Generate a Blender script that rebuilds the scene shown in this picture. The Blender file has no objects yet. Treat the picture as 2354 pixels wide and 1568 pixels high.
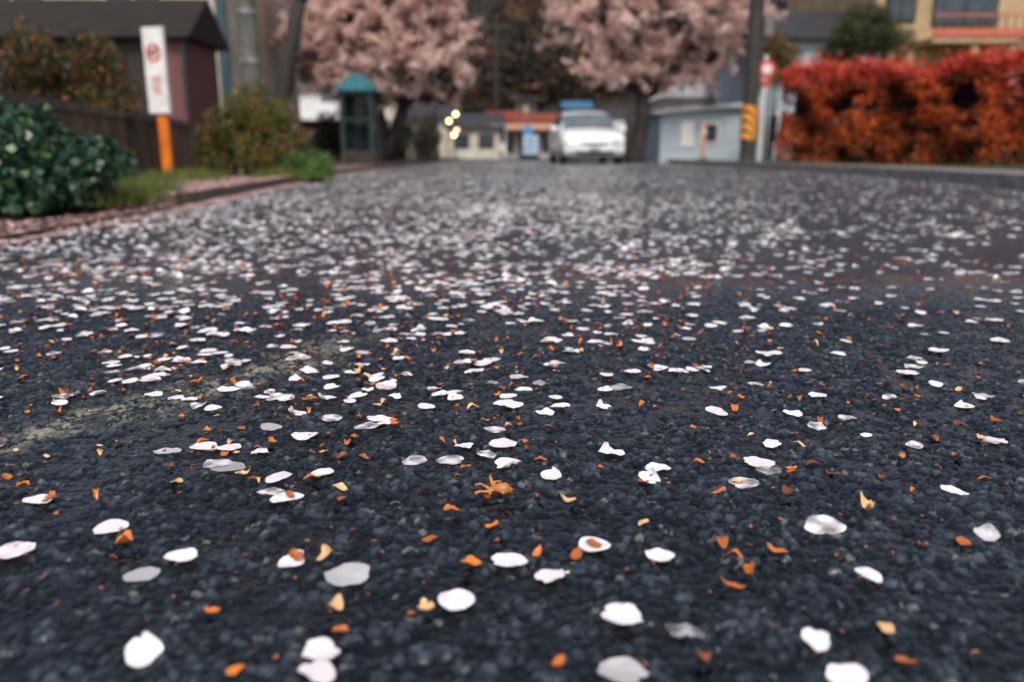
import bpy, math, numpy as np
from mathutils import Vector
rng=np.random.default_rng(7)
S=bpy.context.scene
S.view_settings.view_transform='Standard'; S.view_settings.look='None'; S.view_settings.exposure=0

# ---------------------------------------------------------------- materials
def newmat(n):
    m=bpy.data.materials.new(n); m.use_nodes=True
    nt=m.node_tree; return m,nt,nt.nodes['Principled BSDF']
def mat(n,c,rough=.6,c2=None,scale=6,bump=0,metal=0,detail=4,emit=0,bscale=None,stretch=None):
    m,nt,b=newmat(n); N=nt.nodes; L=nt.links
    b.inputs['Roughness'].default_value=rough; b.inputs['Metallic'].default_value=metal
    if c2 is None: c2=tuple(x*.75 for x in c)
    g=N.new('ShaderNodeNewGeometry'); src=g.outputs['Position']
    if stretch:
        mp=N.new('ShaderNodeMapping'); mp.inputs['Scale'].default_value=stretch
        L.new(src,mp.inputs[0]); src=mp.outputs[0]
    no=N.new('ShaderNodeTexNoise'); no.inputs['Scale'].default_value=scale; no.inputs['Detail'].default_value=detail
    L.new(src,no.inputs['Vector'])
    cr=N.new('ShaderNodeValToRGB'); cr.color_ramp.elements[0].position=.35; cr.color_ramp.elements[1].position=.65
    cr.color_ramp.elements[0].color=(*c2,1); cr.color_ramp.elements[1].color=(*c,1)
    L.new(no.outputs['Fac'],cr.inputs[0]); L.new(cr.outputs[0],b.inputs['Base Color'])
    if bump:
        n2=N.new('ShaderNodeTexNoise'); n2.inputs['Scale'].default_value=bscale or scale*4; n2.inputs['Detail'].default_value=4
        L.new(src,n2.inputs['Vector'])
        bp=N.new('ShaderNodeBump'); bp.inputs['Strength'].default_value=1; bp.inputs['Distance'].default_value=bump
        L.new(n2.outputs['Fac'],bp.inputs['Height']); L.new(bp.outputs[0],b.inputs['Normal'])
    if emit:
        b.inputs['Emission Color'].default_value=(*c,1); b.inputs['Emission Strength'].default_value=emit
    return m
def leafmat(n,rough=.5,alpha=False,trans=0.25,bump=0):
    m,nt,b=newmat(n); N=nt.nodes; L=nt.links
    a=N.new('ShaderNodeAttribute'); a.attribute_name='Col'
    L.new(a.outputs['Color'],b.inputs['Base Color']); b.inputs['Roughness'].default_value=rough
    if bump:
        g=N.new('ShaderNodeNewGeometry'); n2=N.new('ShaderNodeTexNoise'); n2.inputs['Scale'].default_value=220; n2.inputs['Detail'].default_value=3
        L.new(g.outputs['Position'],n2.inputs['Vector'])
        bp=N.new('ShaderNodeBump'); bp.inputs['Strength'].default_value=.8; bp.inputs['Distance'].default_value=bump
        L.new(n2.outputs['Fac'],bp.inputs['Height']); L.new(bp.outputs[0],b.inputs['Normal'])
    out=N['Material Output']; last=b.outputs[0]
    if trans:
        t=N.new('ShaderNodeBsdfTranslucent'); L.new(a.outputs['Color'],t.inputs['Color'])
        mx=N.new('ShaderNodeMixShader'); mx.inputs[0].default_value=trans
        L.new(last,mx.inputs[1]); L.new(t.outputs[0],mx.inputs[2]); last=mx.outputs[0]
    if alpha:
        tr=N.new('ShaderNodeBsdfTransparent'); mx=N.new('ShaderNodeMixShader')
        L.new(a.outputs['Alpha'],mx.inputs[0]); L.new(tr.outputs[0],mx.inputs[1]); L.new(last,mx.inputs[2]); last=mx.outputs[0]
    L.new(last,out.inputs['Surface'])
    return m
M_leaf=leafmat('leaf_matte',.55,trans=.15); M_gloss=leafmat('leaf_glossy',.36,trans=0); M_far=leafmat('leaf_distant',.8,trans=0)
M_blos=leafmat('blossom',.7,trans=.3)
M_petal=leafmat('petal',.38,alpha=True,trans=.10,bump=.0014); M_petalfar=leafmat('petal_dry',.5,trans=0)
M_scale=leafmat('bud_scale',.3,trans=0,bump=.0008)

# ---------------------------------------------------------------- mesh helpers
def link(o,parent=None):
    S.collection.objects.link(o)
    if parent: o.parent=parent
    return o
def empty(n,loc=(0,0,0),rz=0):
    e=bpy.data.objects.new(n,None); e.location=loc; e.rotation_euler=(0,0,rz); e.empty_display_size=.2
    S.collection.objects.link(e); return e
def meshobj(n,v,f,m,parent=None,smooth=False):
    me=bpy.data.meshes.new(n); me.from_pydata([tuple(map(float,p)) for p in v],[],[tuple(map(int,q)) for q in f]); me.update()
    if m is not None:
        for mm in (m if isinstance(m,(list,tuple)) else [m]): me.materials.append(mm)
    if smooth: me.polygons.foreach_set('use_smooth',[True]*len(me.polygons))
    return link(bpy.data.objects.new(n,me),parent)
def box(n,lo,hi,m,parent=None,bev=0,rot=None):
    x0,y0,z0=lo;x1,y1,z1=hi
    c=((x0+x1)/2,(y0+y1)/2,(z0+z1)/2)
    v=[(x-c[0],y-c[1],z-c[2]) for z in (z0,z1) for y in (y0,y1) for x in (x0,x1)]
    f=[(0,2,3,1),(4,5,7,6),(0,1,5,4),(2,6,7,3),(0,4,6,2),(1,3,7,5)]
    o=meshobj(n,v,f,m,parent); o.location=c
    if rot: o.rotation_euler=rot
    if bev:
        b=o.modifiers.new('b','BEVEL'); b.width=bev; b.segments=2
    return o
def tubes(paths,sides=8):
    V=[];F=[]
    for pts,rad in paths:
        pts=[Vector(p) for p in pts]; base=len(V)
        for i,p in enumerate(pts):
            d=(pts[min(i+1,len(pts)-1)]-pts[max(i-1,0)]).normalized()
            a=d.cross(Vector((.13,.97,.2))).normalized(); b=d.cross(a)
            for k in range(sides):
                t=2*math.pi*k/sides
                V.append(p+(a*math.cos(t)+b*math.sin(t))*rad[i])
        for i in range(len(pts)-1):
            for k in range(sides):
                k2=(k+1)%sides
                F.append((base+i*sides+k,base+i*sides+k2,base+(i+1)*sides+k2,base+(i+1)*sides+k))
        F.append(tuple(base+k for k in range(sides))[::-1]); F.append(tuple(base+(len(pts)-1)*sides+k for k in range(sides)))
    return V,F
def tube(n,pts,rad,m,parent=None,sides=16):
    if not isinstance(rad,(list,tuple)): rad=[rad]*len(pts)
    V,F=tubes([(pts,rad)],sides); o=meshobj(n,V,F,m,parent,True)
    e=o.modifiers.new('e','EDGE_SPLIT'); e.split_angle=math.radians(40); return o
def npmesh(n,V,F,C,m,parent=None,smooth=False):
    me=bpy.data.meshes.new(n); nv=len(V); nf,k=F.shape
    me.vertices.add(nv); me.vertices.foreach_set('co',V.astype(np.float32).ravel())
    me.loops.add(nf*k); me.loops.foreach_set('vertex_index',F.astype(np.int32).ravel())
    me.polygons.add(nf); me.polygons.foreach_set('loop_start',np.arange(0,nf*k,k,dtype=np.int32))
    me.polygons.foreach_set('loop_total',np.full(nf,k,dtype=np.int32))
    me.update(calc_edges=True)
    a=me.color_attributes.new('Col','FLOAT_COLOR','POINT'); a.data.foreach_set('color',C.astype(np.float32).ravel())
    if smooth: me.polygons.foreach_set('use_smooth',np.ones(nf,dtype=bool))
    me.materials.append(m)
    return link(bpy.data.objects.new(n,me),parent)
def leaves(n,P,size,col,m,parent=None,aspect=.55,up=0.0,drop=0):
    N=len(P); size=np.broadcast_to(size,(N,))*rng.uniform(.6,1.3,N)
    d=rng.normal(size=(N,3)); d[:,2]+=up; d/=np.linalg.norm(d,axis=1)[:,None]
    e=rng.normal(size=(N,3)); s=np.cross(d,e); s/=np.linalg.norm(s,axis=1)[:,None]
    w=np.cross(d,s)
    L=size[:,None]
    v0=P-d*L*.5; v2=P+d*L*.5; v1=P+s*L*aspect*.5+w*L*.12; v3=P-s*L*aspect*.5+w*L*.12
    V=np.stack([v0,v1,v2,v3],1).reshape(-1,3)
    F=np.arange(4*N).reshape(N,4)
    C=np.ones((N,4,4)); C[:,:,:3]=col[:,None,:]
    return npmesh(n,V,F,C.reshape(-1,4),m,parent)
def sn(P,f,s=0):
    x,y,z=P[:,0]*f+s,P[:,1]*f+s*1.7,P[:,2]*f-s
    return (np.sin(x*1.3+np.sin(y*1.7+z))+np.sin(y*1.9+np.sin(z*1.3+x*.7)+2)+np.sin(z*2.1+np.sin(x*1.1+y*.9)+4))/3
def mixcol(a,b,t):
    a=np.array(a);b=np.array(b); return a[None]*(1-t[:,None])+b[None]*t[:,None]
def clumps(centers,rad,n,fill=.45):
    idx=rng.integers(0,len(centers),n); d=rng.normal(size=(n,3)); d/=np.linalg.norm(d,axis=1)[:,None]
    r=rng.uniform(0,1,n)**fill
    return np.array(centers)[idx]+d*r[:,None]*np.array(rad)[idx][:,None],idx

# ---------------------------------------------------------------- world, sun
w=bpy.data.worlds.new('World'); S.world=w; w.use_nodes=True
nt=w.node_tree; sky=nt.nodes.new('ShaderNodeTexSky'); sky.sky_type='NISHITA'; sky.sun_disc=False
sky.sun_elevation=math.radians(50); sky.sun_rotation=math.radians(180); sky.dust_density=4; sky.air_density=1.0
hs=nt.nodes.new('ShaderNodeHueSaturation'); hs.inputs['Saturation'].default_value=.7
nt.links.new(sky.outputs[0],hs.inputs['Color']); nt.links.new(hs.outputs[0],nt.nodes['Background'].inputs[0])
nt.nodes['Background'].inputs[1].default_value=.15
sl=bpy.data.lights.new('sun','SUN'); sl.energy=2.4; sl.angle=math.radians(12); sl.color=(1,.95,.88)
so=bpy.data.objects.new('sun',sl); so.rotation_euler=(math.radians(40),0,0); S.collection.objects.link(so)

# ---------------------------------------------------------------- road edge functions
eY=[-3,2.9,4.5,7,11,14,25,60]; eX=[-1.72,-1.8,-1.9,-2.12,-2.45,-2.55,-2.7,-2.7]
def eL(y): return np.interp(y,eY,eX)
def eR(y): return np.interp(y,[-3,7,11,60],[4.3,4.4,4.8,4.9])

M_ground=mat('ground_soil',(.09,.075,.05),.9,(.05,.055,.03),1.5,.01)
meshobj('ground',[(-400,-60,-.03),(400,-60,-.03),(400,600,-.03),(-400,600,-.03)],[(0,1,2,3)],M_ground)

# wet asphalt, general surface
m,nt,b=newmat('wet_asphalt'); N=nt.nodes; L=nt.links
def nd(t,**k):
    n=N.new(t)
    for a,v in k.items(): n.inputs[a].default_value=v
    return n
def math_(op,a,b_=None,c=None):
    n=N.new('ShaderNodeMath'); n.operation=op
    for i,x in enumerate((a,b_,c)):
        if x is None: continue
        if isinstance(x,(int,float)): n.inputs[i].default_value=x
        else: L.new(x,n.inputs[i])
    return n.outputs[0]
g=nd('ShaderNodeNewGeometry'); P=g.outputs['Position']
vo=nd('ShaderNodeTexVoronoi',Scale=120.); L.new(P,vo.inputs['Vector'])
n1=nd('ShaderNodeTexNoise',Scale=45.,Detail=3.); L.new(P,n1.inputs['Vector'])
big=nd('ShaderNodeTexNoise',Scale=1.6,Detail=2.); L.new(P,big.inputs['Vector'])
h=math_('MULTIPLY_ADD',n1.outputs['Fac'],1.2,math_('SUBTRACT',1.0,vo.outputs['Distance']))
bp=nd('ShaderNodeBump',Strength=1.,Distance=.0065); L.new(h,bp.inputs['Height']); L.new(bp.outputs[0],b.inputs['Normal'])
L.new(math_('MULTIPLY_ADD',big.outputs['Fac'],.3,.12),b.inputs['Roughness'])
cr=N.new('ShaderNodeValToRGB'); e=cr.color_ramp.elements
e[0].position=.0; e[0].color=(.008,.011,.015,1); e[1].position=1; e[1].color=(.055,.070,.088,1)
x=cr.color_ramp.elements.new(.6); x.color=(.018,.024,.032,1)
sx=N.new('ShaderNodeSeparateColor'); L.new(vo.outputs['Color'],sx.inputs[0]); L.new(sx.outputs[0],cr.inputs[0])
L.new(cr.outputs[0],b.inputs['Base Color'])
M_road=m
PX0,PX1,PY0,PY1=-1.3,1.3,.28,2.0
V=[];F=[]
def quadstrip(ys,fa,fb):
    base=len(V)
    for y in ys: V.extend([(float(fa(y)),y,0),(float(fb(y)),y,0)])
    for i in range(len(ys)-1): F.append((base+2*i,base+2*i+1,base+2*i+3,base+2*i+2))
quadstrip(np.linspace(-3,PY0,5),eL,eR)
quadstrip(np.linspace(PY0,PY1,5),eL,lambda y:PX0)
quadstrip(np.linspace(PY0,PY1,5),lambda y:PX1,eR)
quadstrip(np.concatenate([np.linspace(PY1,30,40),np.linspace(32,58,12)]),eL,eR)
road=meshobj('road',V,F,M_road)
# close-range stretch of the same asphalt, modelled stone by stone
sp=.0020
xs=np.linspace(PX0,PX1,int((PX1-PX0)/sp)); ysg=np.linspace(PY0,PY1,int((PY1-PY0)/sp))
GX,GY=np.meshgrid(xs,ysg); nx=GX.shape[1]; ny=GX.shape[0]
gx_=GX.ravel(); gy_=GY.ravel()
r2=np.random.default_rng(99)
HG=r2.uniform(0,1,(1024,1024,5))
def stones(x,y,cell):
    x=x/cell;y=y/cell; ix=np.floor(x).astype(int); iy=np.floor(y).astype(int)
    f1=np.full(x.shape,9.);f2=np.full(x.shape,9.); idh=np.zeros(x.shape);idc=np.zeros(x.shape);tx=np.zeros(x.shape)
    for dx in (-1,0,1):
        for dy in (-1,0,1):
            jx=ix+dx;jy=iy+dy; H=HG[jx%1024,jy%1024]
            qx=x-(jx+.1+.8*H[...,0]); qy=y-(jy+.1+.8*H[...,1]); d=np.hypot(qx,qy)
            c=d<f1
            f2=np.where(c,f1,np.minimum(f2,d)); f1=np.where(c,d,f1)
            idh=np.where(c,H[...,2],idh); idc=np.where(c,H[...,3],idc)
            tx=np.where(c,qx*(H[...,4]-.5)+qy*(H[...,2]-.5),tx)
    return f1,f2,idh,idc,tx
def vnoise(x,y,cell,ch=0):
    x=x/cell;y=y/cell; ix=np.floor(x).astype(int);iy=np.floor(y).astype(int); fx=x-ix;fy=y-iy; fx=fx*fx*(3-2*fx);fy=fy*fy*(3-2*fy)
    g_=lambda a,b_: HG[a%1024,b_%1024,ch]
    return (g_(ix,iy)*(1-fx)+g_(ix+1,iy)*fx)*(1-fy)+(g_(ix,iy+1)*(1-fx)+g_(ix+1,iy+1)*fx)*fy
wx=gx_+.004*(vnoise(gx_,gy_,.006,0)-.5); wy=gy_+.004*(vnoise(gx_+3,gy_,.006,1)-.5)
f1,f2,ih,ic,tx=stones(wx,wy,.0095)
g1,g2,ih2,ic2,_=stones(wx+5,wy+2,.0052)
edge=np.clip((f2-f1)*1.9,0,1)
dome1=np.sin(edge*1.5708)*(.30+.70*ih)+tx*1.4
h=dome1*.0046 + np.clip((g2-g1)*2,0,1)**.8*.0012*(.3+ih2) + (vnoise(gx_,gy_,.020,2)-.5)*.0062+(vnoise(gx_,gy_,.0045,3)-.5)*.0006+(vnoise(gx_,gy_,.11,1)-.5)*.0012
h-=np.percentile(h,97)
wl=-.0044+(vnoise(gx_,gy_,.19,4)-.5)*.0020+(vnoise(gx_,gy_,.05,0)-.5)*.0010
water=np.clip((wl-h)/.0004,0,1)
hz=np.where(h<wl,wl+(h-wl)*.15,h)
fade=np.clip(np.minimum.reduce([gx_-PX0,PX1-gx_,gy_-PY0,(PY1-gy_)*.2])/.10,0,1)
hz=np.minimum(hz,.0004)*fade
tone=np.where(ih2>.6,ic2,ic)**1.8
c=mixcol((.006,.009,.013),(.062,.080,.104),tone)
c=c*(1-.45*water)[:,None]
low=np.clip((h+.0050)/.0045,.18,1); c*=(low*fade+1-fade)[:,None]  # shade between the stones put into the colour, deeper means darker
pale=(ic2>.98)&(water<.5); c[pale]=np.array([.12,.12,.115])
# pale beige speckled streak on the left
xc=-.55+.62*(gy_-.80)
dline=np.abs(gx_-xc+.16*(vnoise(gx_,gy_,.16,2)-.5)+.09*(vnoise(gx_,gy_,.05,3)-.5))
band=np.clip((.10+.05*np.clip(.9-gy_,0,1)-dline)/.09,0,1)*np.clip((gy_-.58)/.12,0,1)*np.clip((1.35-gy_)/.15,0,1)
sp1=np.clip((vnoise(gx_,gy_,.0042,4)*.5+vnoise(gx_,gy_,.014,1)*.5-.44)/.12,0,1)*(water<.6)
k_=(band*sp1*.6)[:,None]
c=c*(1-k_)+np.array([.36,.34,.25])[None]*k_
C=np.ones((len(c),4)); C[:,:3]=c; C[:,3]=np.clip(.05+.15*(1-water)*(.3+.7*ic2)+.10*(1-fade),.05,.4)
ii=np.arange(ny-1)[:,None]*nx+np.arange(nx-1)[None]
F4=np.stack([ii,ii+1,ii+nx+1,ii+nx],-1).reshape(-1,4)
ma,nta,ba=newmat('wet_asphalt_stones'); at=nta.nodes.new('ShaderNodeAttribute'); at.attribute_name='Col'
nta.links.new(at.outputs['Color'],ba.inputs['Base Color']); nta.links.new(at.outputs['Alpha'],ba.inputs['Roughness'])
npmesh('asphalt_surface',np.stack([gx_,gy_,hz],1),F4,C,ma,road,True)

# kerbs and verges
M_kerb=mat('kerb_concrete',(.30,.29,.28),.7,(.14,.14,.13),8,.003)
M_kerbd=mat('kerb_dirty',(.11,.085,.07),.7,(.05,.04,.035),8,.003)
def strip(n,ys,xa,xb,z0,z1,m):
    V=[];F=[]
    for y,a,b_ in zip(ys,xa,xb): V+=[(a,y,z0),(a,y,z1),(b_,y,z1),(b_,y,z0)]
    for i in range(len(ys)-1):
        for k in range(3): F.append((4*i+k,4*i+k+1,4*i+5+k,4*i+4+k))
    F+= [(0,1,2,3),tuple(4*(len(ys)-1)+k for k in (3,2,1,0))]
    return meshobj(n,V,F,m)
yk=np.linspace(4.6,50,60); strip('kerb',yk,eL(yk)-.14,eL(yk),-.02,.07,M_kerbd)
yk=np.linspace(-2,50,60); strip('kerb',yk,eR(yk),eR(yk)+.16,-.02,.12,M_kerb)
M_verge=mat('verge_soil',(.12,.055,.035),.9,(.05,.03,.02),9,.01)
yv=np.linspace(-2,4.6,10); strip('verge',yv,eL(yv)-3,eL(yv),-.02,.012,M_verge)
yv=np.linspace(4.6,50,40); strip('verge',yv,eL(yv)-6,eL(yv)-.14,-.02,.055,M_verge)
M_pave=mat('pavement_concrete',(.26,.24,.22),.5,(.15,.14,.13),3,.002)
yv=np.linspace(-2,50,40); strip('pavement',yv,eR(yv)+.16,eR(yv)+1.2,-.02,.105,M_pave)
M_grass=mat('grass_ground',(.07,.09,.025),.9,(.04,.05,.02),4,.02)
strip('grass_verge',yv,eR(yv)+1.2,eR(yv)+30,-.02,.08,M_grass)

# ---------------------------------------------------------------- petals
def petals(n,X,Y,Z,size,width,curl,cols,alpha,m,ring=12,notch=.16,tilt=.08,irr=.05,dome=False,fold=0,bruise=0):
    N=len(X); t=np.arange(ring)/ring*2*np.pi
    nf=np.exp(-((np.minimum(t,2*np.pi-t))/.26)**2)
    ph=rng.uniform(0,6.28,(N,3)); am=rng.uniform(.2,1.8,N)[:,None]*irr; nn=rng.uniform(0,1.8,N)[:,None]*notch
    irrg=1+am*(np.sin(2*t[None]+ph[:,:1])+.7*np.sin(3*t[None]+ph[:,1:2])+.6*np.sin(5*t[None]+ph[:,2:3])+.35*np.sin(9*t[None]+ph[:,:1]*3))
    r=(1-nn*nf[None])*irrg
    levels=[1.0,.55] if ring>12 else [1.0]
    U=[];Vv=[]
    for l in levels:
        U.append(r*np.cos(t)[None]*l); Vv.append(r*np.sin(t)[None]*width[:,None]*(1+.18*np.cos(t))[None]*l)
    U.append(np.zeros((N,1)));Vv.append(np.zeros((N,1)))
    U=np.concatenate(U,1);Vv=np.concatenate(Vv,1); U0=U.copy();V0=Vv.copy()
    c1=rng.normal(0,1,N)*.15*curl; c2=curl*rng.uniform(.1,1,N)
    W=c1[:,None]*U**2+c2[:,None]*Vv**2*.6+.14*curl[:,None]*np.sin(3*U+ph[:,:1])*np.cos(4*Vv+ph[:,1:2])+.07*curl[:,None]*np.sin(7*U+ph[:,2:3]+3*Vv)
    if fold:
        fk=(rng.uniform(0,1,N)<fold)[:,None]; off=rng.uniform(.25,.65,N)[:,None]; d=np.clip(Vv*np.cos(ph[:,:1])+U*np.sin(ph[:,:1])-off,0,9)
        W=W+fk*d*rng.uniform(.3,1.0,N)[:,None]
        U=U-fk*d*1.1*np.sin(ph[:,:1]); Vv=Vv-fk*d*1.1*np.cos(ph[:,:1])
    if dome: W=np.abs(c2)[:,None]*(Vv**2)*1.2+c1[:,None]*U**2*2+.15*np.sin(3*U+ph[:,:1])
    s=(size/2)[:,None]
    ta=rng.normal(0,tilt,N)[:,None]; W=W+ta*U
    a=rng.uniform(0,6.283,N)[:,None]
    x=X[:,None]+s*(U*np.cos(a)-Vv*np.sin(a)); y=Y[:,None]+s*(U*np.sin(a)+Vv*np.cos(a))
    z=s*W; z=z-z.min(1,keepdims=True)+Z[:,None]+.0007
    k=U.shape[1]
    P=np.stack([x,y,z],-1).reshape(-1,3)
    f=[]
    i=np.arange(ring); j=(i+1)%ring
    if len(levels)==2:
        f.append(np.stack([i,j,ring+j],1)); f.append(np.stack([i,ring+j,ring+i],1))
        f.append(np.stack([ring+i,ring+j,np.full(ring,2*ring)],1))
    else: f.append(np.stack([i,j,np.full(ring,ring)],1))
    f=np.concatenate(f); Fa=(f[None]+np.arange(N)[:,None,None]*k).reshape(-1,3)
    C=np.ones((N,k,4)); C[:,:,:3]=cols[:,None,:]
    pk=np.clip(-U0-.5,0,1)[:,:,None]*.8
    if not dome: C[:,:,:3]=C[:,:,:3]*(1-pk)+np.array([.80,.58,.63])*pk
    C[:,:,3]=alpha[:,None]
    if bruise:
        bk=(rng.uniform(0,1,N)<bruise)[:,None]*np.clip(.5+np.sin(3*U0+ph[:,1:2])*np.sin(3.5*V0+ph[:,:1]),0,1)
        C[:,:,3]*=1-.75*bk
    return npmesh(n,P,Fa,C.reshape(-1,4),m,None,True)

near=np.array([(-.227,.435),(-.115,.415),(-.118,.436),(-.331,.604),(-.385,.563),(-.253,.556),(-.271,.527),(-.163,.548),(-.12,.526),(-.42,.656),
(-.039,.493),(-.002,.546),(.028,.526),(.113,.556),(.064,.572),(.073,.472),(.110,.452),(.193,.448),(.261,.527),(.257,.604),(.384,.59),(.065,.415),(.197,.409),
(-.003,.737),(-.010,.795),(-.027,.766),(-.062,.748),(-.097,.748),(.099,.771),(.142,.729),(.132,.707),(.275,.795),(.249,.722),(.246,.745),(.217,.694),(.038,.712),
(-.218,.668),(-.202,.661),(-.221,.704),(-.183,.718),(-.29,.737),(-.278,.733),(-.259,.771),(-.322,.788),(-.355,.775),(-.163,.852),(-.155,.877),(-.383,.928),(-.362,.918),
(.403,.676),(.34,.85),(.244,.905),(.109,.922),(.475,.96),(.565,1.02),(.55,.93),(.0,.93),(.04,.90)])
wetset={6,8,16,20,21,32,41,44}
def density_filter(X,Y):
    P=np.stack([X,Y,X*0],1)
    c=.5+.5*sn(P,2.3,1.)*.8+.35*sn(P,7.,3.)
    left=1/(1+np.exp((X-(-.05+.16*Y))/.35))
    base=.26+.70*left
    base=np.where(Y>7,base*.8+.12,base)
    tr=.2*np.exp(-((X-.35-.05*Y)/.25)**2)*(Y>2)
    return base*(.40+1.1*np.clip(c,0,1.2))+tr
def scatter(dens,y0,y1,filt=True):
    A=(y1-y0)*7.8; n=int(dens*A)
    Y=rng.uniform(y0,y1,n); X=rng.uniform(-2.75,4.95,n)
    ok=(X>eL(Y)+.02)&(X<eR(Y)-.02)
    if filt: ok&=rng.uniform(0,1,n)<density_filter(X,Y)
    return X[ok],Y[ok]
X,Y=scatter(270,.95,1.3); Xb,Yb=scatter(480,1.3,2.6); Xn,Yn=scatter(60,.78,.97)
X=np.concatenate([near[:,0],X,Xb,Xn]);Y=np.concatenate([near[:,1],Y,Yb,Yn])
k=rng.integers(58,len(X),len(X)//3); X=np.concatenate([X,X[k]+rng.normal(0,.016,len(k))]); Y=np.concatenate([Y,Y[k]+rng.normal(0,.014,len(k))])
Nn=len(X); col=mixcol((.92,.91,.93),(.88,.79,.82),rng.uniform(0,1,Nn)**2.2); al=np.ones(Nn)
wet=rng.uniform(0,1,Nn)<.14; wet[:58]=False
for i in wetset: wet[i]=True
al[wet]=rng.uniform(.4,.75,wet.sum())
sz=rng.normal(.0240,.0040,Nn).clip(.013,.032); sz[:58]=rng.normal(.0275,.0024,58)
petals('cherry_petals',X,Y,X*0-.0008*(Y<1.9),sz,rng.uniform(.60,.97,Nn),rng.uniform(.05,.5,Nn),col,al,M_petal,ring=24,fold=.25,irr=.065,tilt=.04,bruise=.22)
# farther petals
X,Y=scatter(430,2.6,6); X3,Y3=scatter(300,6,12); X2,Y2=scatter(190,12,30)
Yf=rng.uniform(-2,.2,600); Xf=rng.uniform(-1.7,4.2,600)
dr=[]
for cx,cy,sx_,sy_,nn in [(-.20,4.3,.035,.25,90),(-.05,4.1,.03,.35,110),(1.62,2.95,.04,.04,20),(-.9,2.3,.12,.12,30),(.3,2.1,.08,.05,20),(-.1,1.9,.1,.06,20),(1.0,3.8,.15,.4,60),(.5,5.5,.15,.8,120),(-.4,2.9,.2,.15,40),(1.2,5.6,.3,.5,80)]:
    dr.append(np.stack([rng.normal(cx,sx_,nn),rng.normal(cy,sy_,nn)],1))
dr=np.concatenate(dr)
X=np.concatenate([X,X2,X3,Xf,dr[:,0]]);Y=np.concatenate([Y,Y2,Y3,Yf,dr[:,1]])
k=rng.integers(0,len(X),len(X)//4); X=np.concatenate([X,X[k]+rng.normal(0,.02,len(k))]); Y=np.concatenate([Y,Y[k]+rng.normal(0,.02,len(k))])
Nn=len(X); col=mixcol((.93,.92,.94),(.89,.80,.82),rng.uniform(0,1,Nn)**2)
petals('cherry_petals',X,Y,X*0,rng.normal(.0262,.004,Nn).clip(.015,.035),rng.uniform(.65,.95,Nn),rng.uniform(.05,.6,Nn),col,np.ones(Nn),M_petalfar,ring=8,notch=.1,tilt=.08)
n=30000; Y=np.concatenate([rng.uniform(1.2,18,18000),rng.uniform(4.4,12,12000)]); X=eL(Y)+.12-rng.uniform(0,1,n)**1.4*2.2
Z=np.where(X<eL(Y)-.14,np.where(Y>4.6,.056,.013),np.where((X<eL(Y))&(Y>4.6),.071,np.where(X<eL(Y),.013,0)))
col=mixcol((.82,.62,.60),(.36,.12,.06),rng.uniform(0,1,n)**1.1)
petals('fallen_petals_on_verge',X,Y,Z,rng.normal(.028,.004,n).clip(.015,.04),rng.uniform(.6,.95,n),rng.uniform(.1,1,n),col,np.ones(n),M_petalfar,ring=8)
# bud scales
bs=np.array([(-.2,.476),(-.12,.482),(-.11,.455),(-.058,.48),(-.151,.656),(-.052,.632),(.109,.608),(.205,.56),(.173,.528),(.157,.509),(.028,.422),(.117,.426),(.237,.42),(.241,.457),(-.164,.415),
(.019,.554),(.049,.551),(-.141,.552),(-.305,.573),(-.37,.66),(.05,.65),(.165,.573),(.168,.548),(-.03,.541),(-.017,.6),(-.065,.579),(.356,.573),(.306,.635),(-.199,.663),(-.163,.55),(.064,.57),(-.41,.655)])
X,Y=scatter(480,.66,2.3); X2,Y2=scatter(170,2.3,6)
X=np.concatenate([bs[:,0],X,X2]);Y=np.concatenate([bs[:,1],Y,Y2]); Nn=len(X)
tt=rng.uniform(0,1,Nn); tt[:32]*=.6
col=mixcol((.66,.185,.025),(.12,.035,.015),tt); pale=rng.uniform(0,1,Nn)<.15; col[pale]=np.array([.66,.40,.19])
petals('bud_scales',X,Y,np.where(Y<.68,.0003,-.0003),np.concatenate([rng.uniform(.0110,.0155,32),rng.uniform(.007,.0145,Nn-32)]),rng.uniform(.42,.8,Nn),rng.uniform(.5,1.7,Nn),col,np.ones(Nn),M_scale,ring=24,notch=-.05,tilt=.12,irr=.11,dome=True)
X,Y=scatter(450,.42,2.2,False); Nn=len(X); col=mixcol((.40,.13,.04),(.08,.035,.02),rng.uniform(0,1,Nn))
petals('bud_fragments',X,Y,X*0,rng.uniform(.0025,.006,Nn),rng.uniform(.35,.8,Nn),rng.uniform(.5,1.5,Nn),col,np.ones(Nn),M_scale,ring=8,notch=0,tilt=.2,irr=.12,dome=True)
M_stalk=mat('flower_stalk',(.60,.26,.07),.4,(.36,.12,.03),120)
pp=[]
c0=Vector((-.016,.665,.004))
for a,l,hz_ in [(2.6,.020,.004),(1.9,.016,.012),(3.5,.018,.002),(.2,.012,.006),(-.6,.011,.003),(4.4,.010,.004),(1.0,.010,.008)]:
    d=Vector((math.cos(a),math.sin(a),0)); n_=Vector((-d.y,d.x,0)); pp.append(([c0,c0+d*l*.35+n_*.002+Vector((0,0,hz_)),c0+d*l*.75-n_*.001+Vector((0,0,hz_)),c0+d*l+Vector((0,0,hz_*.4))],[.0022,.0012,.0010,.0018]))
pp.append(([c0+Vector((-.006,0,.001)),c0+Vector((.002,.001,.003)),c0+Vector((.010,-.002,.004)),c0+Vector((.016,-.002,.002))],[.002,.004,.0055,.002]))
V,F=tubes(pp,8); meshobj('flower_stalk_cluster',V,F,M_stalk,None,True)

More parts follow.
